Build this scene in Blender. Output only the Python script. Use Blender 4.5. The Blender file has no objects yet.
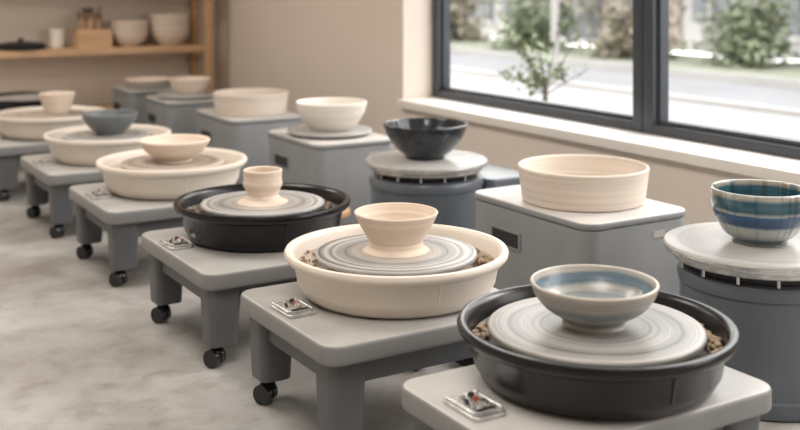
import bpy, bmesh, math, random
from mathutils import Vector, Matrix
random.seed(7)
S = bpy.context.scene
COL = S.collection
try:
    S.view_settings.view_transform = 'Standard'
except Exception:
    pass

# ---------------------------------------------------------------- materials
def new_mat(name):
    m = bpy.data.materials.new(name); m.use_nodes = True
    nt = m.node_tree
    return m, nt, nt.nodes['Principled BSDF']

def noise(nt, scale, detail=4, vec=None, rough=0.5, dist=0.0):
    n = nt.nodes.new('ShaderNodeTexNoise')
    n.inputs['Scale'].default_value = scale
    n.inputs['Detail'].default_value = detail
    n.inputs['Roughness'].default_value = rough
    n.inputs['Distortion'].default_value = dist
    if vec is not None: nt.links.new(vec, n.inputs['Vector'])
    return n

def ramp(nt, fac, stops, interp='LINEAR'):
    r = nt.nodes.new('ShaderNodeValToRGB')
    r.color_ramp.interpolation = interp
    e = r.color_ramp.elements
    while len(e) < len(stops): e.new(0.5)
    for el, (p, c) in zip(e, stops):
        el.position = p; el.color = (c[0], c[1], c[2], 1)
    nt.links.new(fac, r.inputs['Fac'])
    return r

def objco(nt):
    return nt.nodes.new('ShaderNodeTexCoord').outputs['Object']

def bump(nt, bs, h, strength=0.2, dist=0.01):
    b = nt.nodes.new('ShaderNodeBump')
    b.inputs['Strength'].default_value = strength
    b.inputs['Distance'].default_value = dist
    nt.links.new(h, b.inputs['Height'])
    nt.links.new(b.outputs['Normal'], bs.inputs['Normal'])

def simple(name, c, rough=0.5, metal=0.0, var=0.08, scale=6, bstr=0.0, coat=0.0, spec=0.5):
    m, nt, bs = new_mat(name)
    o = objco(nt)
    n = noise(nt, scale, 5, o)
    lo = [max(0, x*(1-var)) for x in c]; hi = [min(1, x*(1+var)) for x in c]
    r = ramp(nt, n.outputs['Fac'], [(0.3, lo), (0.7, hi)])
    nt.links.new(r.outputs['Color'], bs.inputs['Base Color'])
    bs.inputs['Roughness'].default_value = rough
    bs.inputs['Metallic'].default_value = metal
    bs.inputs['Coat Weight'].default_value = coat
    bs.inputs['Coat Roughness'].default_value = 0.08
    bs.inputs['Specular IOR Level'].default_value = spec
    if bstr > 0:
        n2 = noise(nt, scale*12, 4, o)
        bump(nt, bs, n2.outputs['Fac'], bstr, 0.004)
    return m

def clay(name, c, rough=0.7, ring=90, bstr=0.5, speck=False):
    m, nt, bs = new_mat(name)
    o = objco(nt)
    mp = nt.nodes.new('ShaderNodeMapping'); mp.inputs['Scale'].default_value = (0.6, 0.6, ring)
    nt.links.new(o, mp.inputs['Vector'])
    n = noise(nt, 1.0, 3, mp.outputs['Vector'])
    lo = [x*0.84 for x in c]; hi = [min(1, x*1.06) for x in c]
    r = ramp(nt, n.outputs['Fac'], [(0.32, lo), (0.62, hi)])
    out = r.outputs['Color']
    if speck:
        v = noise(nt, 160, 2, o)
        r2 = ramp(nt, v.outputs['Fac'], [(0.66, (0, 0, 0)), (0.72, (1, 1, 1))])
        mx = nt.nodes.new('ShaderNodeMixRGB'); nt.links.new(r2.outputs['Color'], mx.inputs['Fac'])
        nt.links.new(out, mx.inputs['Color1']); mx.inputs['Color2'].default_value = (0.30, 0.32, 0.35, 1)
        out = mx.outputs['Color']
    nt.links.new(out, bs.inputs['Base Color'])
    bs.inputs['Roughness'].default_value = rough
    bump(nt, bs, n.outputs['Fac'], bstr, 0.004)
    return m

def radial(name, stops, scale=28, rough=0.38, metal=0.0, bstr=0.45, smear=0.015, centre=None, cr=0.13):
    m, nt, bs = new_mat(name)
    o = objco(nt)
    wob = noise(nt, 5, 3, o)
    mul = nt.nodes.new('ShaderNodeVectorMath'); mul.operation = 'MULTIPLY'
    mul.inputs[1].default_value = (1, 1, 0); nt.links.new(o, mul.inputs[0])
    ln = nt.nodes.new('ShaderNodeVectorMath'); ln.operation = 'LENGTH'
    nt.links.new(mul.outputs[0], ln.inputs[0])
    ma = nt.nodes.new('ShaderNodeMath'); ma.operation = 'MULTIPLY_ADD'
    nt.links.new(wob.outputs['Fac'], ma.inputs[0]); ma.inputs[1].default_value = smear
    nt.links.new(ln.outputs['Value'], ma.inputs[2])
    n = nt.nodes.new('ShaderNodeTexNoise'); n.noise_dimensions = '1D'
    n.inputs['Scale'].default_value = scale; n.inputs['Detail'].default_value = 5
    n.inputs['Roughness'].default_value = 0.65
    nt.links.new(ma.outputs[0], n.inputs['W'])
    r = ramp(nt, n.outputs['Fac'], stops)
    out = r.outputs['Color']
    if centre:
        m2 = nt.nodes.new('ShaderNodeMath'); m2.operation = 'MULTIPLY_ADD'
        nt.links.new(n.outputs['Fac'], m2.inputs[0]); m2.inputs[1].default_value = 0.12
        nt.links.new(ma.outputs[0], m2.inputs[2])
        mr = nt.nodes.new('ShaderNodeMapRange')
        mr.inputs['From Min'].default_value = cr+0.04; mr.inputs['From Max'].default_value = cr+0.10
        mr.inputs['To Min'].default_value = 0.65; mr.inputs['To Max'].default_value = 0.0
        nt.links.new(m2.outputs[0], mr.inputs['Value'])
        mx = nt.nodes.new('ShaderNodeMixRGB'); nt.links.new(mr.outputs[0], mx.inputs['Fac'])
        nt.links.new(out, mx.inputs['Color1']); mx.inputs['Color2'].default_value = (*centre, 1)
        out = mx.outputs['Color']
    nt.links.new(out, bs.inputs['Base Color'])
    bs.inputs['Roughness'].default_value = rough
    bs.inputs['Metallic'].default_value = metal
    bump(nt, bs, n.outputs['Fac'], bstr, 0.004)
    return m

def wall_mat(name, c):
    m, nt, bs = new_mat(name)
    o = objco(nt)
    n = noise(nt, 1.2, 5, o)
    r = ramp(nt, n.outputs['Fac'], [(0.3, [x*0.96 for x in c]), (0.7, c)])
    nt.links.new(r.outputs['Color'], bs.inputs['Base Color'])
    bs.inputs['Roughness'].default_value = 0.85
    n2 = noise(nt, 90, 4, o)
    bump(nt, bs, n2.outputs['Fac'], 0.06, 0.01)
    return m

def concrete():
    m, nt, bs = new_mat('polished_concrete')
    o = objco(nt)
    n1 = noise(nt, 1.3, 9, o, 0.64, 0.3)
    r1 = ramp(nt, n1.outputs['Fac'], [(0.32, (0.29, 0.265, 0.24)), (0.45, (0.375, 0.357, 0.338)), (0.56, (0.43, 0.418, 0.405)), (0.70, (0.50, 0.49, 0.48))])
    n2 = noise(nt, 7.5, 10, o, 0.72, 0.3)
    r2 = ramp(nt, n2.outputs['Fac'], [(0.36, (0.72, 0.70, 0.675)), (0.50, (0.93, 0.925, 0.92)), (0.62, (1, 1, 1))])
    mx = nt.nodes.new('ShaderNodeMixRGB'); mx.blend_type = 'MULTIPLY'; mx.inputs['Fac'].default_value = 0.9
    nt.links.new(r1.outputs['Color'], mx.inputs['Color1']); nt.links.new(r2.outputs['Color'], mx.inputs['Color2'])
    nt.links.new(mx.outputs['Color'], bs.inputs['Base Color'])
    r3 = ramp(nt, n2.outputs['Fac'], [(0.3, (0.32,)*3), (0.7, (0.55,)*3)])
    nt.links.new(r3.outputs['Color'], bs.inputs['Roughness'])
    n3 = noise(nt, 45, 5, o)
    bump(nt, bs, n3.outputs['Fac'], 0.08, 0.004)
    return m

def wood():
    m, nt, bs = new_mat('pine_wood')
    o = objco(nt)
    mp = nt.nodes.new('ShaderNodeMapping'); mp.inputs['Scale'].default_value = (1.2, 14, 14)
    nt.links.new(o, mp.inputs['Vector'])
    n = noise(nt, 2.0, 6, mp.outputs['Vector'], 0.6, 0.8)
    r = ramp(nt, n.outputs['Fac'], [(0.3, (0.50, 0.30, 0.16)), (0.7, (0.66, 0.44, 0.27))])
    nt.links.new(r.outputs['Color'], bs.inputs['Base Color'])
    bs.inputs['Roughness'].default_value = 0.55
    return m

def banded(name, zstops, zlo, zhi, rough=0.3, wob_amt=0.02, coat=0.3):
    m, nt, bs = new_mat(name)
    o = objco(nt)
    sp = nt.nodes.new('ShaderNodeSeparateXYZ'); nt.links.new(o, sp.inputs[0])
    w = noise(nt, 9, 3, o)
    ma = nt.nodes.new('ShaderNodeMath'); ma.operation = 'MULTIPLY_ADD'
    nt.links.new(w.outputs['Fac'], ma.inputs[0]); ma.inputs[1].default_value = wob_amt
    nt.links.new(sp.outputs['Z'], ma.inputs[2])
    mr = nt.nodes.new('ShaderNodeMapRange'); mr.inputs['From Min'].default_value = zlo; mr.inputs['From Max'].default_value = zhi
    nt.links.new(ma.outputs[0], mr.inputs['Value'])
    r = ramp(nt, mr.outputs[0], zstops)
    mp = nt.nodes.new('ShaderNodeMapping'); mp.inputs['Scale'].default_value = (3, 3, 120)
    nt.links.new(o, mp.inputs['Vector'])
    n = noise(nt, 1.0, 4, mp.outputs['Vector'])
    r2 = ramp(nt, n.outputs['Fac'], [(0.35, (0.70, 0.71, 0.73)), (0.6, (1, 1, 1))])
    mx = nt.nodes.new('ShaderNodeMixRGB'); mx.blend_type = 'MULTIPLY'; mx.inputs['Fac'].default_value = 0.9
    nt.links.new(r.outputs['Color'], mx.inputs['Color1']); nt.links.new(r2.outputs['Color'], mx.inputs['Color2'])
    nt.links.new(mx.outputs['Color'], bs.inputs['Base Color'])
    bs.inputs['Roughness'].default_value = rough
    bs.inputs['Coat Weight'].default_value = coat
    bump(nt, bs, n.outputs['Fac'], 0.3, 0.003)
    return m, nt, bs, mx

M = {}
M['wall'] = wall_mat('wall_paint_right', (0.75, 0.66, 0.58))
M['wallb'] = wall_mat('wall_paint_back', (0.75, 0.665, 0.585))
M['ceil'] = wall_mat('ceiling_paint', (0.87, 0.86, 0.84))
M['floor'] = concrete()
M['sill'] = simple('sill_paint', (0.80, 0.755, 0.70), 0.45, var=0.03)
M['frame'] = simple('window_frame_metal', (0.045, 0.052, 0.062), 0.4, var=0.1)
M['wood'] = wood()
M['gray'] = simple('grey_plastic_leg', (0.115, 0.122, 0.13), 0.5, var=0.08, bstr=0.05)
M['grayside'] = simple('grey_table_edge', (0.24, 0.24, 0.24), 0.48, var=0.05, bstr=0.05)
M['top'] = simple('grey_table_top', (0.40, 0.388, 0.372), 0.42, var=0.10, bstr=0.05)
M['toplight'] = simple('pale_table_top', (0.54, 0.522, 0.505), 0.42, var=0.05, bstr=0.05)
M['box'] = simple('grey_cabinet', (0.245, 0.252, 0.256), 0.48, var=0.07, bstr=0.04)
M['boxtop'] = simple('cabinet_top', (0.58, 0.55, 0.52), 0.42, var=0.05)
M['barrel'] = simple('blue_grey_housing', (0.105, 0.12, 0.14), 0.3, var=0.08, bstr=0.03)
M['black'] = simple('black_plastic', (0.006, 0.006, 0.007), 0.27, var=0.2, coat=0.0, spec=0.4)
M['dark'] = simple('dark_parts_and_slot_shade', (0.02, 0.02, 0.022), 0.6, var=0.1)  # dark parts, plus the painted shade inside the cabinet slots
M['rubber'] = simple('caster_rubber', (0.006, 0.006, 0.008), 0.25, var=0.1, coat=0.3)
M['steel'] = simple('brushed_steel', (0.66, 0.66, 0.66), 0.24, metal=0.9, var=0.12)
M['plate'] = simple('satin_metal_plate', (0.66, 0.66, 0.65), 0.26, metal=0.75, var=0.2, scale=40)
M['red'] = simple('red_button', (0.35, 0.05, 0.03), 0.4)
M['cream'] = simple('cream_plastic_pan', (0.77, 0.69, 0.61), 0.42, var=0.05, scale=5, coat=0.0, bstr=0.04)
M['slurry'] = simple('clay_slurry', (0.46, 0.365, 0.29), 0.35, var=0.25, scale=14, bstr=0.6)
M['slurrydark'] = simple('dark_slurry', (0.05, 0.043, 0.038), 0.35, var=0.5, scale=18, bstr=0.6)
M['scrap'] = simple('clay_scrap', (0.48, 0.36, 0.25), 0.7, var=0.3, scale=30)
HS = [(0.36, (0.12, 0.125, 0.13)), (0.44, (0.25, 0.25, 0.25)), (0.53, (0.36, 0.35, 0.34)), (0.64, (0.56, 0.535, 0.50))]
M['head'] = radial('wet_wheel_head', HS, 34, 0.36, centre=(0.46, 0.405, 0.35))
M['headn'] = radial('slip_wheel_head', [(0.36, (0.14, 0.14, 0.14)), (0.45, (0.26, 0.255, 0.248)), (0.55, (0.34, 0.328, 0.312)), (0.66, (0.50, 0.475, 0.445))], 26, 0.36, centre=(0.34, 0.318, 0.295), cr=0.10)
M['headw'] = radial('clay_coated_head', [(0.36, (0.28, 0.225, 0.19)), (0.5, (0.41, 0.345, 0.295)), (0.65, (0.55, 0.48, 0.415))], 28, 0.4)
M['headg'] = radial('plain_disc', [(0.35, (0.34, 0.335, 0.325)), (0.6, (0.47, 0.46, 0.44))], 14, 0.34, bstr=0.15)
M['clay'] = clay('raw_cream_clay', (0.75, 0.63, 0.53))
M['claypink'] = clay('raw_buff_clay', (0.72, 0.595, 0.49))
M['claywhite'] = clay('white_clay', (0.80, 0.745, 0.68), bstr=0.3)
M['claypale'] = clay('pale_smooth_clay', (0.72, 0.63, 0.545), ring=50, bstr=0.2)
M['claygrey'] = clay('blue_grey_glaze', (0.15, 0.165, 0.175), 0.4)
M['blackglaze'] = clay('black_speckled_glaze', (0.010, 0.014, 0.020), 0.14, bstr=0.15, speck=True)
M['blackglaze'].node_tree.nodes['Principled BSDF'].inputs['Coat Weight'].default_value = 0.3
M['blueband'] = banded('bowl_blue_grey_brush',
    [(0.0, (0.38, 0.355, 0.32)), (0.22, (0.46, 0.425, 0.375)), (0.32, (0.25, 0.275, 0.285)), (0.44, (0.44, 0.415, 0.37)), (0.54, (0.20, 0.24, 0.265)), (0.66, (0.30, 0.32, 0.325)), (0.78, (0.48, 0.45, 0.40)), (0.92, (0.44, 0.42, 0.385)), (1.0, (0.60, 0.54, 0.47))],
    0.0, 0.115, 0.36, 0.034, 0.1)[0]
M['blueinner'] = banded('bowl_inside_brush',
    [(0.0, (0.44, 0.43, 0.40)), (0.28, (0.49, 0.47, 0.43)), (0.44, (0.30, 0.335, 0.35)), (0.56, (0.48, 0.46, 0.42)), (0.66, (0.10, 0.155, 0.20)), (0.80, (0.15, 0.21, 0.26)), (0.88, (0.50, 0.47, 0.42)), (1.0, (0.64, 0.57, 0.49))],
    0.0, 0.118, 0.32, 0.018, 0.2)[0]

def plaid():
    m, nt, bs, mxr = banded('teal_striped_glaze',
        [(0.0, (0.24, 0.22, 0.17)), (0.14, (0.05, 0.10, 0.12)), (0.24, (0.38, 0.40, 0.38)), (0.38, (0.48, 0.49, 0.46)), (0.44, (0.010, 0.05, 0.14)), (0.62, (0.014, 0.085, 0.21)), (0.66, (0.46, 0.48, 0.45)), (0.71, (0.03, 0.10, 0.14)), (0.90, (0.05, 0.13, 0.17)), (0.96, (0.52, 0.48, 0.40))],
        0.0, 0.17, 0.12, 0.010, 0.7)
    o = objco(nt)
    sp = nt.nodes.new('ShaderNodeSeparateXYZ'); nt.links.new(o, sp.inputs[0])
    at = nt.nodes.new('ShaderNodeMath'); at.operation = 'ARCTAN2'
    nt.links.new(sp.outputs['Y'], at.inputs[0]); nt.links.new(sp.outputs['X'], at.inputs[1])
    w = nt.nodes.new('ShaderNodeTexNoise'); w.noise_dimensions = '1D'; w.inputs['Scale'].default_value = 2.6; w.inputs['Detail'].default_value = 2
    nt.links.new(at.outputs[0], w.inputs['W'])
    rr = ramp(nt, w.outputs['Fac'], [(0.40, (0.12, 0.28, 0.40)), (0.45, (0.85, 0.92, 0.95)), (0.57, (1.0, 0.98, 0.94)), (0.62, (0.60, 0.48, 0.34))], 'LINEAR')
    mx = nt.nodes.new('ShaderNodeMixRGB'); mx.blend_type = 'MULTIPLY'; mx.inputs['Fac'].default_value = 0.65
    nt.links.new(mxr.outputs['Color'], mx.inputs['Color1']); nt.links.new(rr.outputs['Color'], mx.inputs['Color2'])
    nt.links.new(mx.outputs['Color'], bs.inputs['Base Color'])
    return m
M['plaid'] = plaid()
# outside
M['pave'] = simple('pavement', (0.235, 0.23, 0.225), 0.9, var=0.08, scale=2)
M['road'] = simple('asphalt', (0.185, 0.185, 0.187), 0.9, var=0.1, scale=1)
M['grass'] = simple('grass_verge', (0.19, 0.20, 0.145), 0.9, var=0.2, scale=5)
M['facade'] = simple('facade_render', (0.28, 0.245, 0.21), 0.9, var=0.15, scale=0.6)
M['facade2'] = simple('facade_white', (0.31, 0.30, 0.285), 0.9, var=0.08, scale=0.6)
M['fdark'] = simple('facade_glass', (0.11, 0.115, 0.12), 0.3, var=0.3, scale=0.8)
M['leaf'] = simple('leaf_green', (0.17, 0.205, 0.11), 0.6, var=0.4, scale=6)
M['leaf2'] = simple('hedge_green', (0.15, 0.175, 0.105), 0.8, var=0.5, scale=3)
M['leaf3'] = simple('hedge_olive', (0.20, 0.18, 0.13), 0.8, var=0.5, scale=3)
M['bark'] = simple('bark', (0.10, 0.085, 0.07), 0.8, var=0.3, scale=8)
M['bristle'] = simple('brush_bristle', (0.12, 0.08, 0.05), 0.8)
M['terra'] = simple('planter_glaze', (0.25, 0.235, 0.22), 0.7)

# ---------------------------------------------------------------- mesh tools
def finish(bm, name, mat, smooth=True, angle=40, parent=None, loc=(0, 0, 0), rot=(0, 0, 0)):
    me = bpy.data.meshes.new(name)
    bmesh.ops.recalc_face_normals(bm, faces=bm.faces)
    bm.to_mesh(me); bm.free()
    mats = mat if isinstance(mat, (list, tuple)) else [mat]
    for mm in mats: me.materials.append(mm)
    if smooth:
        for p in me.polygons: p.use_smooth = True
        try: me.set_sharp_from_angle(angle=math.radians(angle))
        except Exception: pass
    ob = bpy.data.objects.new(name, me)
    COL.objects.link(ob)
    ob.location = loc; ob.rotation_euler = rot
    if parent is not None: ob.parent = parent
    return ob

def empty(name, loc=(0, 0, 0)):
    e = bpy.data.objects.new(name, None); e.empty_display_size = 0.1
    COL.objects.link(e); e.location = loc
    return e

def catmull(pts, n=6):
    out = []
    for i in range(len(pts)-1):
        p0 = pts[max(i-1, 0)]; p1 = pts[i]; p2 = pts[i+1]; p3 = pts[min(i+2, len(pts)-1)]
        for k in range(n):
            t = k/n
            q = []
            for a in range(2):
                q.append(0.5*((2*p1[a]) + (-p0[a]+p2[a])*t + (2*p0[a]-5*p1[a]+4*p2[a]-p3[a])*t*t + (-p0[a]+3*p1[a]-3*p2[a]+p3[a])*t**3))
            out.append((max(q[0], 0.0), q[1]))
    out.append(pts[-1])
    return out

def lathe_bm(bm, prof, segs=64, mi=0, off=(0, 0, 0), mis=None):
    rings = []
    for (r, z) in prof:
        if r < 1e-5:
            rings.append([bm.verts.new((off[0], off[1], off[2]+z))])
        else:
            rings.append([bm.verts.new((off[0]+r*math.cos(2*math.pi*k/segs), off[1]+r*math.sin(2*math.pi*k/segs), off[2]+z)) for k in range(segs)])
    for i in range(len(rings)-1):
        a, b = rings[i], rings[i+1]
        m_ = mis(i) if mis else mi
        for k in range(segs):
            k2 = (k+1) % segs
            try:
                if len(a) == 1 and len(b) == 1: continue
                if len(a) == 1: f = bm.faces.new((a[0], b[k], b[k2]))
                elif len(b) == 1: f = bm.faces.new((a[k], b[0], a[k2]))
                else: f = bm.faces.new((a[k], b[k], b[k2], a[k2]))
                f.material_index = m_
            except ValueError: pass

def lathe(name, prof, mat, segs=64, parent=None, loc=(0, 0, 0), mis=None, angle=40):
    bm = bmesh.new(); lathe_bm(bm, prof, segs, mis=mis)
    return finish(bm, name, mat, True, angle, parent, loc)

def rrect(sx, sy, r, n=8):
    pts = []
    for cx, cy, a0 in ((sx/2-r, sy/2-r, 0), (-sx/2+r, sy/2-r, 90), (-sx/2+r, -sy/2+r, 180), (sx/2-r, -sy/2+r, 270)):
        for k in range(n+1):
            a = math.radians(a0+90*k/n)
            pts.append((cx+r*math.cos(a), cy+r*math.sin(a)))
    return pts

def slab_bm(bm, sx, sy, z0, z1, r, bev=0.01, taper=1.0, off=(0, 0), mi_top=0, mi_side=0):
    nb = 4
    levels = []
    for k in range(nb+1):
        a = math.pi/2*k/nb
        levels.append((z0+bev*(1-math.cos(a)), bev*(1-math.sin(a)), taper))
    for k in range(nb+1):
        a = math.pi/2*k/nb
        levels.append((z1-bev*(1-math.sin(a)), bev*(1-math.cos(a)), 1.0))
    rings = []
    for z, ins, t in levels:
        rr = max(r-ins, 0.001)
        rings.append([bm.verts.new((off[0]+x*t, off[1]+y*t, z)) for x, y in rrect(sx-2*ins, sy-2*ins, rr)])
    n = len(rings[0])
    for i in range(len(rings)-1):
        for k in range(n):
            f = bm.faces.new((rings[i][k], rings[i][(k+1) % n], rings[i+1][(k+1) % n], rings[i+1][k]))
            f.material_index = mi_top if i >= len(rings)-3 else mi_side
    f = bm.faces.new(rings[0][::-1]); f.material_index = mi_side
    f = bm.faces.new(rings[-1]); f.material_index = mi_top

def slab(name, sx, sy, z0, z1, r, mat, bev=0.01, taper=1.0, parent=None, loc=(0, 0, 0), off=(0, 0), rot=(0, 0, 0)):
    bm = bmesh.new()
    slab_bm(bm, sx, sy, z0, z1, r, bev, taper, off, 0, 1 if isinstance(mat, (list, tuple)) else 0)
    return finish(bm, name, mat, True, 50, parent, loc, rot)

def box_bm(bm, x0, x1, y0, y1, z0, z1, mi=0):
    v = [bm.verts.new(p) for p in ((x0, y0, z0), (x1, y0, z0), (x1, y1, z0), (x0, y1, z0), (x0, y0, z1), (x1, y0, z1), (x1, y1, z1), (x0, y1, z1))]
    for q in ((0, 3, 2, 1), (4, 5, 6, 7), (0, 1, 5, 4), (1, 2, 6, 5), (2, 3, 7, 6), (3, 0, 4, 7)):
        f = bm.faces.new([v[i] for i in q]); f.material_index = mi

def boxes(name, lst, mat, parent=None, bev=0.0, loc=(0, 0, 0)):
    bm = bmesh.new()
    for b in lst: box_bm(bm, *b)
    if bev > 0:
        bmesh.ops.bevel(bm, geom=bm.edges[:], offset=bev, segments=2, affect='EDGES', profile=0.7)
    return finish(bm, name, mat, bev > 0, 50, parent, loc)

def cyl_bm(bm, p0, p1, r, segs=16, mi=0, r2=None):
    p0 = Vector(p0); p1 = Vector(p1); d = (p1-p0)
    q = d.to_track_quat('Z', 'Y').to_matrix()
    r2 = r if r2 is None else r2
    a = [bm.verts.new(p0+q @ Vector((r*math.cos(2*math.pi*k/segs), r*math.sin(2*math.pi*k/segs), 0))) for k in range(segs)]
    b = [bm.verts.new(p1+q @ Vector((r2*math.cos(2*math.pi*k/segs), r2*math.sin(2*math.pi*k/segs), 0))) for k in range(segs)]
    for k in range(segs):
        f = bm.faces.new((a[k], a[(k+1) % segs], b[(k+1) % segs], b[k])); f.material_index = mi
    f = bm.faces.new(a[::-1]); f.material_index = mi
    f = bm.faces.new(b); f.material_index = mi

# ---------------------------------------------------------------- camera
cam_d = bpy.data.cameras.new('camera'); cam = bpy.data.objects.new('camera', cam_d)
COL.objects.link(cam); S.camera = cam
cam.location = (0, 0, 1.30)
cam.rotation_euler = (math.radians(90), 0, math.radians(-31.2))
cam_d.lens = 48.4; cam_d.sensor_width = 36; cam_d.shift_y = -0.294
cam_d.dof.use_dof = True; cam_d.dof.focus_distance = 3.2; cam_d.dof.aperture_fstop = 2.0
cam_d.clip_end = 200

# ---------------------------------------------------------------- room
XW, YB, XL, YN, ZC = 3.6, 9.15, -2.4, -1.6, 2.9
TH = 0.29
XG = XW+0.27
boxes('floor', [(XL, XW+TH, YN, YB+0.2, -0.1, 0)], M['floor'])
boxes('wall_back', [(XL-0.2, XW+TH, YB, YB+0.2, 0, ZC)], M['wallb'])
boxes('wall_left', [(XL-0.2, XL, YN, YB, 0, ZC)], M['wallb'])
boxes('wall_front', [(XL-0.2, XW+TH, YN-0.2, YN, 0, ZC)], M['wallb'])
WY1, WY0, WZ0, WZ1 = 5.905, -1.3, 0.485, 2.7
boxes('wall_right', [(XW, XW+TH, WY1, YB, 0, ZC), (XW, XW+TH, YN, WY0, 0, ZC),
                     (XW, XW+TH, WY0, WY1, 0, WZ0), (XW, XW+TH, WY0, WY1, WZ1, ZC)], M['wall'])
boxes('ceiling', [(XL-0.2, XW+TH, YN-0.2, YB+0.2, ZC, ZC+0.15)], M['ceil'])
boxes('trim_1', [(XW-0.05, XG, WY0, WY1-0.001, WZ0, WZ0+0.05)], M['sill'], bev=0.006)
boxes('baseboard_back', [(XL, XW, YB-0.015, YB, 0, 0.08)], M['sill'])

def window(name, y0, y1):
    e = empty(name, (XG, 0, 0))
    z0 = WZ0+0.05; z1 = WZ1
    f = 0.070; d = 0.05
    boxes('outer_frame', [(-d, d, y0, y0+f, z0, z1), (-d, d, y1-f, y1, z0, z1), (-d, d, y0+f, y1-f, z0, z0+f*0.7), (-d, d, y0+f, y1-f, z1-f, z1)], M['frame'], e, bev=0.006)
    g = 0.022; a0 = y0+f; a1 = y1-f; b0 = z0+f*0.7; b1 = z1-f
    boxes('casement_frame', [(-0.02, 0.035, a0, a0+g, b0, b1), (-0.02, 0.035, a1-g, a1, b0, b1), (-0.02, 0.035, a0+g, a1-g, b0, b0+g), (-0.02, 0.035, a0+g, a1-g, b1-g, b1)], M['frame'], e, bev=0.004)
    return e
window('window_1', 3.97, WY1)
window('window_2', 1.3, 3.965)
window('window_3', WY0, 1.295)

# ---------------------------------------------------------------- shelf on the back wall
sh = empty('wooden_shelf', (0, 0, 0))
SX0, SX1, SY0, SY1 = 0.9, 3.42, 8.75, 9.13
for i, z in enumerate((0.24, 0.742, 1.27, 1.8)):
    boxes('board_%d' % (i+1), [(SX0+0.07, SX1-0.07, SY0+0.01, SY1-0.01, z-0.055, z)], M['wood'], sh, bev=0.004)
for i, (x, y) in enumerate(((SX0, SY0), (SX1-0.07, SY0), (SX0, SY1-0.05), (SX1-0.07, SY1-0.05))):
    boxes('post_%d' % (i+1), [(x, x+0.07, y, y+0.05, 0, 1.95)], M['wood'], sh, bev=0.004)
for i, x in enumerate((SX0+0.01, SX1-0.06)):
    boxes('side_rail_%d' % (i+1), [(x, x+0.04, SY0+0.05, SY1-0.05, z-0.06, z-0.005) for z in (0.242, 0.744, 1.272)], M['wood'], sh)

# ---------------------------------------------------------------- vessel profiles
def vessel(name, outer, wall, mat, loc, segs=64, inner_mat=None, floor_t=0.012, n=6):
    o = catmull(outer, n)
    rim_r, rim_z = o[-1]
    inner = [(max(r-wall, 0.001), z) for r, z in o if z > outer[0][1]+floor_t]
    prof = [(0.0, outer[0][1]), (outer[0][0]*0.8, outer[0][1])] + o
    prof += [(rim_r-wall*0.15, rim_z+wall*0.35), (rim_r-wall*0.5, rim_z+wall*0.5), (rim_r-wall*0.85, rim_z+wall*0.35)]
    k0 = len(prof)-2
    inner = inner[::-1]
    prof += inner
    lr = inner[-1][0]; lz = inner[-1][1]
    prof += [(lr*0.6, lz-0.004), (0.0, lz-0.005)]
    mats = [mat, inner_mat or mat]
    return lathe(name, prof, mats, segs, None, loc, mis=lambda i: 1 if i >= k0 else 0, angle=60)

# ---------------------------------------------------------------- pottery wheels (front row)
TZ = 0.33
PH = 0.142
def pan_profile(R, h=PH):
    k = R/0.33
    pts = [(0, 0), (0.242*k, 0), (0.262*k, 0.004), (0.277*k, 0.016), (0.293*k, 0.045), (0.304*k, h-0.040),
           (0.309*k, h-0.034), (0.322*k, h-0.030), (0.330*k, h-0.020), (0.332*k, h-0.010), (0.328*k, h-0.002), (0.320*k, h), (0.311*k, h-0.003),
           (0.303*k, h-0.016), (0.296*k, 0.08), (0.286*k, 0.055), (0.26*k, 0.045), (0.0, 0.04)]
    return pts

def caster(i, x, y, parent):
    bm = bmesh.new()
    for s in (-1, 1):
        cyl_bm(bm, (x-0.012+s*0.004, y+s*0.004, 0.031), (x-0.012+s*0.022, y+s*0.014, 0.031), 0.030, 24)
    prof = [(0.0, 0.068), (0.014, 0.066), (0.024, 0.058), (0.030, 0.044), (0.026, 0.04), (0.0, 0.04)]
    lathe_bm(bm, prof[::-1], 20, off=(x-0.004, y, 0))
    cyl_bm(bm, (x, y, 0.05), (x, y, 0.105), 0.009, 12, 1)
    return finish(bm, 'caster_%d' % i, [M['rubber'], M['steel']], True, 50, parent)

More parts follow.
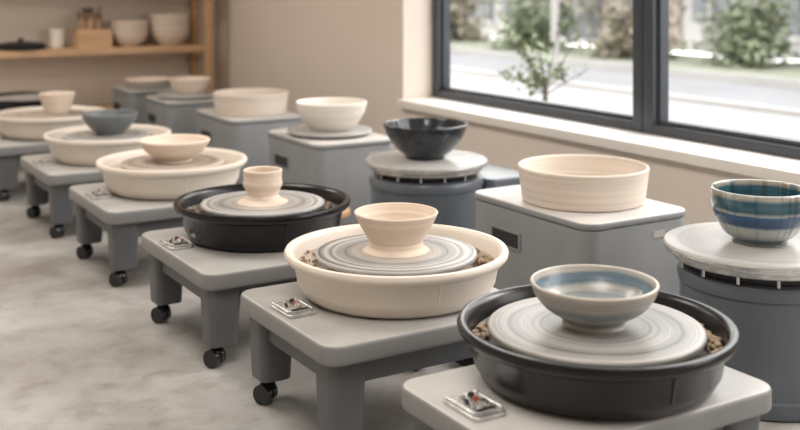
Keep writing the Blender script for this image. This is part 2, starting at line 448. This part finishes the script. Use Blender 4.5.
HTOP = 0.130
def pottery_wheel(cx, cy, pan_mat, R=0.33, head_r=0.25, head_mat='head', slurry='slurry', tx=(-0.42, 0.36), ty=(-0.37, 0.34), top='top', px=-0.345, py=0.0, scraps=0):
    e = empty('pottery_wheel', (cx, cy, 0))
    sx = tx[1]-tx[0]; sy = ty[1]-ty[0]; ox = (tx[0]+tx[1])/2; oy = (ty[0]+ty[1])/2
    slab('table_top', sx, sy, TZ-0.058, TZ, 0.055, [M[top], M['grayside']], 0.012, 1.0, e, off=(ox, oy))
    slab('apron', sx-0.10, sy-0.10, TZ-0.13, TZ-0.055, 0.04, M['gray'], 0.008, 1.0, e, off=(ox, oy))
    li = 0.085
    k = 0
    for lx in (tx[0]+li, tx[1]-li):
        for lyy in (ty[0]+li, ty[1]-li):
            k += 1
            bm = bmesh.new()
            slab_bm(bm, 0.118, 0.118, 0.0, 0.20, 0.028, 0.006, 0.86)
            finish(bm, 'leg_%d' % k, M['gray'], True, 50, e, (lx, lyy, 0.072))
            caster(k, lx-0.012, lyy-0.01, e)
    lathe('splash_pan', pan_profile(R), pan_mat, 96, e, (0, 0, TZ+0.0005))
    kk = R/0.33
    bm = bmesh.new()
    for a in (262, 82):
        c = math.cos(math.radians(a)); s = math.sin(math.radians(a))
        cyl_bm(bm, (0.291*kk*c, 0.291*kk*s, TZ+0.045), (0.303*kk*c, 0.303*kk*s, TZ+0.104), 0.0045, 8)
    finish(bm, 'pan_seam', pan_mat, True, 40, e)
    lathe('pan_slurry', [(0.0, 0.070), (0.12, 0.072), (0.22*kk, 0.070), (0.27*kk, 0.077), (0.296*kk, 0.095), (0.294*kk, 0.08), (0.280*kk, 0.055), (0.0, 0.05)], M[slurry], 64, e, (0, 0, TZ))
    hz = HTOP-0.018
    lathe('spindle', [(0.0, 0.06), (0.07, 0.06), (0.06, 0.08), (0.05, hz), (0.0, hz)], M['steel'], 32, e, (0, 0, TZ))
    lathe('wheel_head', [(0, hz), (head_r-0.01, hz), (head_r-0.002, hz+0.003), (head_r, hz+0.008), (head_r, hz+0.013), (head_r-0.002, hz+0.016), (head_r-0.006, hz+0.018), (head_r*0.85, hz+0.0175), (head_r*0.5, hz+0.018), (0, hz+0.018)], M[head_mat], 96, e, (0, 0, TZ))
    # control panel: metal base, raised bezel rails, knob, toggles and buttons
    bm = bmesh.new()
    slab_bm(bm, 0.090, 0.140, TZ, TZ+0.010, 0.015, 0.003, off=(px, py))
    slab_bm(bm, 0.064, 0.104, TZ+0.0101, TZ+0.015, 0.012, 0.001, off=(px, py))
    cyl_bm(bm, (px-0.038, py-0.055, TZ+0.014), (px-0.038, py+0.055, TZ+0.014), 0.004, 10)
    cyl_bm(bm, (px+0.038, py-0.055, TZ+0.014), (px+0.038, py+0.055, TZ+0.014), 0.004, 10)
    finish(bm, 'control_plate', M['plate'], True, 50, e)
    bm = bmesh.new()
    lathe_bm(bm, [(0, 0), (0.013, 0), (0.0125, 0.010), (0.010, 0.014), (0, 0.014)], 20, 1, off=(px+0.004, py-0.028, TZ+0.015))
    for q, (xx, yy) in enumerate(((-0.016, 0.004), (0.010, 0.008), (-0.012, 0.030), (0.014, 0.034))):
        lathe_bm(bm, [(0, 0), (0.007, 0), (0.007, 0.006), (0.0045, 0.009), (0, 0.009)], 14, (0, 2, 1, 0)[q], off=(px+xx, py+yy, TZ+0.015))
    cyl_bm(bm, (px-0.018, py-0.02, TZ+0.015), (px-0.024, py-0.012, TZ+0.034), 0.0028, 8, 1)
    cyl_bm(bm, (px+0.022, py+0.018, TZ+0.015), (px+0.026, py+0.024, TZ+0.030), 0.0028, 8, 1)
    box_bm(bm, px-0.026, px+0.026, py-0.049, py-0.045, TZ+0.015, TZ+0.019, 0)
    finish(bm, 'control_knobs', [M['dark'], M['steel'], M['red']], True, 50, e)
    if scraps:
        bm = bmesh.new()
        for _ in range(scraps):
            a = random.uniform(0, 2*math.pi)
            if random.random() < 0.5: a = random.gauss(0.1, 0.5) if random.random() < 0.6 else random.gauss(2.9, 0.4)
            rr = random.uniform(head_r+0.004, 0.292*kk)
            s = random.uniform(0.004, 0.010)
            hh = 0.078 + max(0, (rr-0.27*kk))/(0.026*kk)*0.018
            mt = Matrix.Translation((rr*math.cos(a), rr*math.sin(a), TZ+hh+random.uniform(0, 0.010))) @ Matrix.Rotation(random.uniform(0, 3), 4, 'Z') @ Matrix.Rotation(random.uniform(0, 3), 4, 'X') @ Matrix.Diagonal((s*1.4, s, s*0.7, 1))
            bmesh.ops.create_icosphere(bm, subdivisions=1, radius=1, matrix=mt)
        finish(bm, 'clay_scraps', M['scrap'], True, 60, e)
    return e

HEADZ = TZ+HTOP+0.0005
W = [(1.763, 1.993), (1.719, 2.860), (1.665, 3.753), (1.682, 4.815), (1.672, 5.825), (1.62, 6.90), (1.70, 7.95)]
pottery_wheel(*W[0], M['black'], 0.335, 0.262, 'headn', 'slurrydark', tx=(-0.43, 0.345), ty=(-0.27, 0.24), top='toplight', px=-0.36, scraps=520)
pottery_wheel(*W[1], M['cream'], 0.345, 0.25, 'head', 'slurry', tx=(-0.42, 0.30), ty=(-0.345, 0.28), px=-0.355, scraps=160)
pottery_wheel(*W[2], M['black'], 0.33, 0.235, 'head', 'slurrydark', tx=(-0.385, 0.30), ty=(-0.41, 0.31), px=-0.33, py=0.03, scraps=160)
pottery_wheel(*W[3], M['cream'], 0.342, 0.235, 'headw', 'slurry', tx=(-0.40, 0.30), ty=(-0.36, 0.34))
pottery_wheel(*W[4], M['cream'], 0.335, 0.235, 'head', 'slurry', tx=(-0.40, 0.30), ty=(-0.36, 0.34))
pottery_wheel(*W[5], M['cream'], 0.345, 0.235, 'headw', 'slurry', tx=(-0.40, 0.30), ty=(-0.36, 0.34))
pottery_wheel(*W[6], M['black'], 0.33, 0.235, 'head', 'slurrydark', tx=(-0.40, 0.30), ty=(-0.36, 0.34))

# pots on the front row
vessel('glazed_bowl', [(0.078, 0), (0.074, 0.010), (0.090, 0.022), (0.124, 0.045), (0.147, 0.075), (0.156, 0.100)], 0.009, M['blueband'], (W[0][0]+0.005, W[0][1]+0.01, HEADZ), inner_mat=M['blueinner'])
vessel('clay_bowl', [(0.104, 0), (0.088, 0.010), (0.083, 0.026), (0.092, 0.044), (0.112, 0.078), (0.131, 0.116)], 0.009, M['claypink'], (W[1][0]+0.005, W[1][1]+0.01, HEADZ))
vessel('clay_cup', [(0.098, 0), (0.074, 0.010), (0.060, 0.026), (0.063, 0.042), (0.074, 0.066), (0.072, 0.090), (0.074, 0.118)], 0.010, M['claypink'], (W[2][0], W[2][1], HEADZ))
vessel('clay_bowl', [(0.078, 0), (0.076, 0.008), (0.098, 0.022), (0.132, 0.048), (0.155, 0.078), (0.163, 0.096)], 0.011, M['clay'], (W[3][0]+0.01, W[3][1], HEADZ))
vessel('glazed_bowl', [(0.075, 0), (0.078, 0.012), (0.108, 0.04), (0.138, 0.08), (0.150, 0.112)], 0.010, M['claygrey'], (W[4][0]+0.01, W[4][1], HEADZ))
vessel('clay_cup', [(0.068, 0), (0.074, 0.012), (0.088, 0.05), (0.100, 0.09), (0.110, 0.125)], 0.010, M['clay'], (W[5][0]+0.04, W[5][1], HEADZ))

# ---------------------------------------------------------------- back row cabinets
def cabinet(x0, x1, y0, y1, zt=0.44, disc=0):
    cx, cy = (x0+x1)/2, (y0+y1)/2
    e = empty('wheel_cabinet', (cx, cy, 0))
    sx, sy = x1-x0, y1-y0
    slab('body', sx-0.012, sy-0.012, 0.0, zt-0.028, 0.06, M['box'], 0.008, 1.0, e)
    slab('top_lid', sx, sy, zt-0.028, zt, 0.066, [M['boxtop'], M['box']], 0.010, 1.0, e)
    xs = -(sx-0.012)/2
    yc = sy*0.16
    bm = bmesh.new()
    box_bm(bm, xs-0.0025, xs+0.004, yc-0.085, yc+0.085, zt-0.170, zt-0.115)  # solid dark panel on the face; its colour stands for the slot's shade
    finish(bm, 'slot_shade_panel', M['dark'], False, parent=e)
    boxes('slot_rim', [(xs-0.005, xs+0.004, yc-0.095, yc+0.095, zt-0.115, zt-0.108), (xs-0.005, xs+0.004, yc-0.095, yc+0.095, zt-0.177, zt-0.170),
                       (xs-0.005, xs+0.004, yc-0.095, yc-0.085, zt-0.170, zt-0.115), (xs-0.005, xs+0.004, yc+0.085, yc+0.095, zt-0.170, zt-0.115)], M['box'], e)
    boxes('label_plate', [(0.06, 0.12, -(sy-0.012)/2-0.003, -(sy-0.012)/2+0.002, zt-0.085, zt-0.06)], M['plate'], e)
    if disc:
        lathe('disc', [(0, 0), (disc*0.3, 0), (disc*0.3, 0.012), (disc-0.01, 0.012), (disc, 0.016), (disc, 0.026), (disc-0.004, 0.030), (0, 0.030)], M['headg'], 72, e, (0, 0, zt+0.0003))
    return e
cabinet(2.51, 3.03, 2.88, 3.61)
cabinet(2.52, 3.02, 5.00, 5.66, disc=0.235)
cabinet(2.52, 3.02, 6.13, 6.81)
cabinet(2.50, 2.98, 7.25, 7.80, disc=0.22)
cabinet(2.50, 2.98, 8.15, 8.65, disc=0.2)

def tub(name, R, h, mat, loc):
    prof = [(R*0.88, 0), (R*0.915, 0.004), (R*0.93, 0.015), (R*0.965, h*0.55), (R*0.995, h*0.93)]
    vessel(name, prof, 0.014, mat, loc, segs=96)
tub('clay_basin', 0.255, 0.142, M['claypale'], (2.785, 3.22, 0.4405))
tub('clay_basin', 0.245, 0.14, M['claypale'], (2.775, 6.44, 0.4405))
vessel('white_bowl', [(0.11, 0), (0.125, 0.012), (0.158, 0.05), (0.185, 0.10), (0.198, 0.15)], 0.012, M['claywhite'], (2.77, 5.31, 0.4705))
vessel('clay_bowl', [(0.095, 0), (0.105, 0.012), (0.128, 0.05), (0.142, 0.085), (0.150, 0.105)], 0.012, M['clay'], (2.76, 7.53, 0.4705))
vessel('clay_dish', [(0.13, 0), (0.16, 0.012), (0.18, 0.035)], 0.012, M['clay'], (2.72, 8.38, 0.4705))

# ---------------------------------------------------------------- drum wheels (back row)
def drum_wheel(cx, cy, body_r, head_r, hz=0.47, side=False):
    e = empty('drum_pottery_wheel', (cx, cy, 0))
    zt = hz-0.075
    lathe('drum_body', [(0, 0.0), (body_r-0.012, 0.0), (body_r-0.002, 0.006), (body_r, 0.02), (body_r, 0.05), (body_r-0.006, 0.056), (body_r-0.006, zt-0.05), (body_r, zt-0.045), (body_r+0.003, zt-0.02), (body_r-0.004, zt-0.006), (body_r-0.02, zt), (0, zt)], M['barrel'], 96, e)
    lathe('bearing_collar', [(0, zt), (head_r*0.78, zt), (head_r*0.80, zt+0.008), (head_r*0.80, zt+0.022), (head_r*0.76, zt+0.026), (0, zt+0.026)], M['dark'], 72, e)
    lathe('lower_ring', [(0, zt+0.026), (head_r*0.9, zt+0.026), (head_r*0.915, zt+0.03), (head_r*0.915, zt+0.042), (head_r*0.90, zt+0.046), (0, zt+0.046)], M['plate'], 96, e)
    bm = bmesh.new()
    for k in range(14):
        a = 2*math.pi*k/14
        cyl_bm(bm, (head_r*0.85*math.cos(a), head_r*0.85*math.sin(a), zt+0.002), (head_r*0.85*math.cos(a), head_r*0.85*math.sin(a), zt+0.03), 0.006, 10)
    finish(bm, 'bolts', M['steel'], True, 40, e)
    lathe('wheel_head', [(0, zt+0.046), (head_r-0.012, zt+0.046), (head_r-0.003, zt+0.049), (head_r, zt+0.055), (head_r, zt+0.066), (head_r-0.003, zt+0.072), (head_r-0.009, zt+0.075), (0, zt+0.075)], [M['headg'], M['plate']], 96, e, mis=lambda i: 1 if 1 <= i <= 3 else 0)
    if side:
        slab('motor_housing', 0.26, 0.46, 0.0, 0.385, 0.04, M['barrel'], 0.01, 1.0, e, off=(body_r+0.06, 0.0))
    return e
drum_wheel(2.74, 2.32, 0.255, 0.30)
drum_wheel(2.70, 4.22, 0.265, 0.285, side=True)
vessel('striped_glazed_bowl', [(0.085, 0), (0.088, 0.012), (0.115, 0.035), (0.138, 0.08), (0.148, 0.125), (0.150, 0.165)], 0.010, M['plaid'], (2.745, 2.33, 0.4705))
vessel('black_bowl', [(0.09, 0), (0.095, 0.012), (0.135, 0.045), (0.175, 0.10), (0.200, 0.155)], 0.012, M['blackglaze'], (2.70, 4.23, 0.4705))

# small low stool between the rows and a floor pedal
st = empty('wooden_stool', (2.16, 4.19, 0))
lathe('seat', [(0, 0.27), (0.10, 0.27), (0.108, 0.277), (0.108, 0.293), (0.10, 0.30), (0, 0.30)], M['wood'], 40, st)
bm = bmesh.new()
for k in range(3):
    a = 2*math.pi*k/3+0.4
    cyl_bm(bm, (0.11*math.cos(a), 0.11*math.sin(a), 0), (0.06*math.cos(a), 0.06*math.sin(a), 0.272), 0.012, 12, 0, 0.014)
finish(bm, 'legs', M['wood'], True, 40, st)
fp = empty('foot_pedal', (2.12, 3.02, 0))
slab('base_plate', 0.13, 0.24, 0.0, 0.018, 0.02, M['dark'], 0.004, 1.0, fp)
bm = bmesh.new(); slab_bm(bm, 0.10, 0.22, -0.008, 0.008, 0.02, 0.003)
finish(bm, 'tread', M['black'], True, 50, fp, (0, 0, 0.060), (math.radians(12), 0, 0))
bm = bmesh.new(); cyl_bm(bm, (-0.045, 0, 0.018), (-0.045, 0, 0.058), 0.006); cyl_bm(bm, (0.045, 0, 0.018), (0.045, 0, 0.058), 0.006); cyl_bm(bm, (-0.055, 0, 0.05), (0.055, 0, 0.05), 0.006)
finish(bm, 'hinge', M['steel'], True, 50, fp)

# ---------------------------------------------------------------- shelf contents
SZ = 0.7425
e = empty('lidded_dish', (1.86, 8.92, SZ))
lathe('dish', [(0, 0), (0.15, 0), (0.19, 0.015), (0.2, 0.035), (0.19, 0.037), (0.0, 0.03)], M['dark'], 48, e)
lathe('lid', [(0, 0.031), (0.185, 0.038), (0.19, 0.045), (0.10, 0.06), (0.025, 0.066), (0.02, 0.085), (0.012, 0.095), (0, 0.097)], M['dark'], 48, e)
vessel('ceramic_cup', [(0.05, 0), (0.055, 0.01), (0.06, 0.08), (0.064, 0.15)], 0.008, M['claywhite'], (2.16, 9.0, SZ))
e = empty('brush_holder', (2.43, 8.92, SZ))
boxes('box_walls', [(-0.14, 0.14, -0.09, -0.078, 0.012, 0.15), (-0.14, 0.14, 0.078, 0.09, 0.012, 0.15), (-0.14, -0.128, -0.078, 0.078, 0.012, 0.15), (0.128, 0.14, -0.078, 0.078, 0.012, 0.15), (-0.14, 0.14, -0.09, 0.09, 0, 0.012)], M['wood'], e)
bm = bmesh.new()
for k in range(22):
    x = random.uniform(-0.11, 0.11); y = random.uniform(-0.05, 0.05); tx_ = x+random.uniform(-0.04, 0.04); ty_ = y+random.uniform(-0.02, 0.02); h = random.uniform(0.22, 0.30)
    cyl_bm(bm, (x, y, 0.02), (tx_, ty_, h), 0.007, 8, 0)
    cyl_bm(bm, (tx_, ty_, h), (tx_+(tx_-x)*0.1, ty_, h+0.04), 0.014, 8, 1, 0.005)
finish(bm, 'brushes', [M['wood'], M['bristle']], True, 40, e)
def stack(name, x, y, R, n, step, h):
    e = empty(name, (x, y, SZ))
    for k in range(n):
        ob = vessel('bowl_%d' % (k+1), [(R*0.5, 0), (R*0.55, 0.01), (R*0.8, h*0.4), (R*0.95, h*0.8), (R, h)], 0.010, M['claypale'] if k % 2 else M['clay'], (0, 0, 0.001+k*step), segs=48)
        ob.parent = e
stack('bowl_stack', 2.745, 8.93, 0.155, 3, 0.045, 0.12)
stack('bowl_stack', 3.09, 8.93, 0.175, 3, 0.055, 0.15)

# ---------------------------------------------------------------- outside
ext = empty('street', (0, 0, 0))
boxes('pavement_slab', [(XW+TH+0.01, 8.8, -12, 45, -0.12, -0.02)], M['pave'], ext)
boxes('road_surface', [(8.8, 11.4, -12, 60, -0.2, -0.1)], M['road'], ext)
boxes('grass_verge', [(11.5, 14.2, -12, 60, -0.15, -0.02)], M['grass'], ext)
boxes('kerb_line', [(8.65, 8.8, -12, 45, -0.02, 0.03), (11.4, 11.5, -12, 60, -0.15, 0.02)], M['facade2'], ext)
bld = empty('building_facade', (15.2, 0, 0))
y = -6
lst = []; win = []; trims = []
i = 0
while y < 60:
    wd = random.uniform(2.2, 4.0)
    lst.append((random.uniform(0, 0.5), 3, y, y+wd-0.02, -0.1, 5, i % 2))
    nwin = max(1, int(wd/1.5))
    for k in range(nwin):
        wy = y+0.4+k*(wd-0.4)/nwin
        z0 = random.choice((0.05, 0.35, 0.5))
        win.append((-0.03, 0.6, wy, wy+0.85, z0, 2.2))
        trims.append((-0.08, -0.03, wy-0.06, wy+0.91, z0-0.1, z0-0.0))
        trims.append((-0.05, -0.031, wy+0.4, wy+0.45, z0, 2.2))
    y += wd; i += 1
bm = bmesh.new()
for b in lst: box_bm(bm, *b[:6], mi=b[6])
finish(bm, 'terrace', [M['facade'], M['facade2']], False, parent=bld)
boxes('glazing', win, M['fdark'], bld)
boxes('sills', trims, M['facade2'], bld)

def foliage(name, loc, trunk_h, crown, n, leaf_s, mat, blobs=10, spread=0.13):
    e = empty(name, loc)
    bm = bmesh.new()
    cyl_bm(bm, (0, 0, 0), (0.03, 0.02, trunk_h), max(0.012, crown[2]*0.05), 10, r2=max(0.006, crown[2]*0.025))
    tips = []
    for _ in range(blobs):
        a = random.uniform(0, 6.28); u = random.uniform(0.3, 1.0)
        t = Vector((crown[0]*u*math.cos(a), crown[1]*u*math.sin(a), trunk_h+random.uniform(-0.2, 1.0)*crown[2]))
        cyl_bm(bm, (0.03, 0.02, trunk_h*random.uniform(0.6, 0.95)), t, max(0.004, crown[2]*0.010), 6, r2=0.003)
        tips.append(t)
    finish(bm, 'branches', M['bark'], True, 40, e)
    bm = bmesh.new()
    for _ in range(n):
        t = random.choice(tips)
        base = Vector((0.03, 0.02, trunk_h))
        p = base.lerp(t, random.uniform(0.35, 1.05)) + Vector([random.gauss(0, crown[0]*spread) for _ in range(3)])
        p.z = max(p.z, 0.03)
        q = Matrix.Rotation(random.uniform(0, 6.28), 3, 'Z') @ Matrix.Rotation(random.uniform(-1, 1), 3, 'X') @ Matrix.Rotation(random.uniform(-1, 1), 3, 'Y')
        s = leaf_s*random.uniform(0.6, 1.2)
        vs = [bm.verts.new(p+q @ Vector(c)*s) for c in ((-1, 0, 0), (-0.3, -0.4, 0.08), (0.5, -0.32, 0.05), (1, 0, -0.05), (0.5, 0.32, 0.05), (-0.3, 0.4, 0.08))]
        bm.faces.new(vs)
    finish(bm, 'leaves', mat, False, parent=e)
    return e
sb = foliage('potted_shrub', (4.85, 6.02, 0.36), 0.20, (0.36, 0.42, 0.52), 210, 0.038, M['leaf'], 18, 0.08)
lathe('planter', [(0, -0.379), (0.14, -0.379), (0.19, 0.0), (0.2, 0.02), (0.18, 0.02), (0.17, -0.02), (0, -0.03)], M['terra'], 40, sb)
yy = 3.2; k = 0
while yy < 20:
    foliage('roadside_bush', (13.0+0.25*math.sin(yy*3), yy, -0.02), 0.15, (0.85, 0.95, random.uniform(0.7, 1.15)), 1700, 0.085, M['leaf2'] if k % 2 else M['leaf3'], 44, 0.16)
    yy += random.choice((2.35, 2.9, 3.6)); k += 1
for (px_, py_) in ((9.2, 11.2), (9.2, 6.6), (9.2, 4.35)):
    lp = empty('street_pole', (px_, py_, -0.02))
    lathe('pole_shaft', [(0, 0), (0.10, 0), (0.10, 0.25), (0.055, 0.30), (0.045, 4.0), (0, 4.0)], M['facade2'], 20, lp)

# ---------------------------------------------------------------- light
w = bpy.data.worlds.new('sky'); S.world = w; w.use_nodes = True
nt = w.node_tree; bg = nt.nodes['Background']
tc = nt.nodes.new('ShaderNodeTexCoord'); sp = nt.nodes.new('ShaderNodeSeparateXYZ')
nt.links.new(tc.outputs['Generated'], sp.inputs[0])
r = ramp(nt, sp.outputs['Z'], [(0.0, (0.84, 0.83, 0.82)), (0.25, (1.0, 0.975, 0.935)), (1.0, (0.92, 0.95, 1.0))])
nt.links.new(r.outputs['Color'], bg.inputs['Color'])
bg.inputs['Strength'].default_value = 4.8

def area(name, loc, rot, sx, sy, power, col=(1, 1, 1), portal=False):
    l = bpy.data.lights.new(name, 'AREA'); l.shape = 'RECTANGLE'; l.size = sx; l.size_y = sy
    l.energy = power; l.color = col
    o = bpy.data.objects.new(name, l); COL.objects.link(o); o.location = loc; o.rotation_euler = rot
    if portal: l.cycles.is_portal = True
    return o
area('window_portal', (XG+0.12, (WY0+WY1)/2, (WZ0+WZ1)/2), (0, math.radians(90), 0), WZ1-WZ0, WY1-WY0, 1, portal=True)
for i, yy in enumerate((1.5, 4.5, 7.5)):
    area('ceiling_fill', (0.6, yy, ZC-0.03), (0, 0, 0), 1.2, 1.2, 52, (1.0, 0.94, 0.86))  # unseen area lights added under the ceiling to fill the interior
sl = bpy.data.lights.new('sun', 'SUN'); sl.energy = 1.6; sl.angle = math.radians(20); sl.color = (1.0, 0.93, 0.84)
so = bpy.data.objects.new('sun', sl); COL.objects.link(so); so.location = (8, 2, 6)
dv = Vector((-0.72, 0.10, -0.60))
so.rotation_euler = dv.to_track_quat('-Z', 'Y').to_euler()
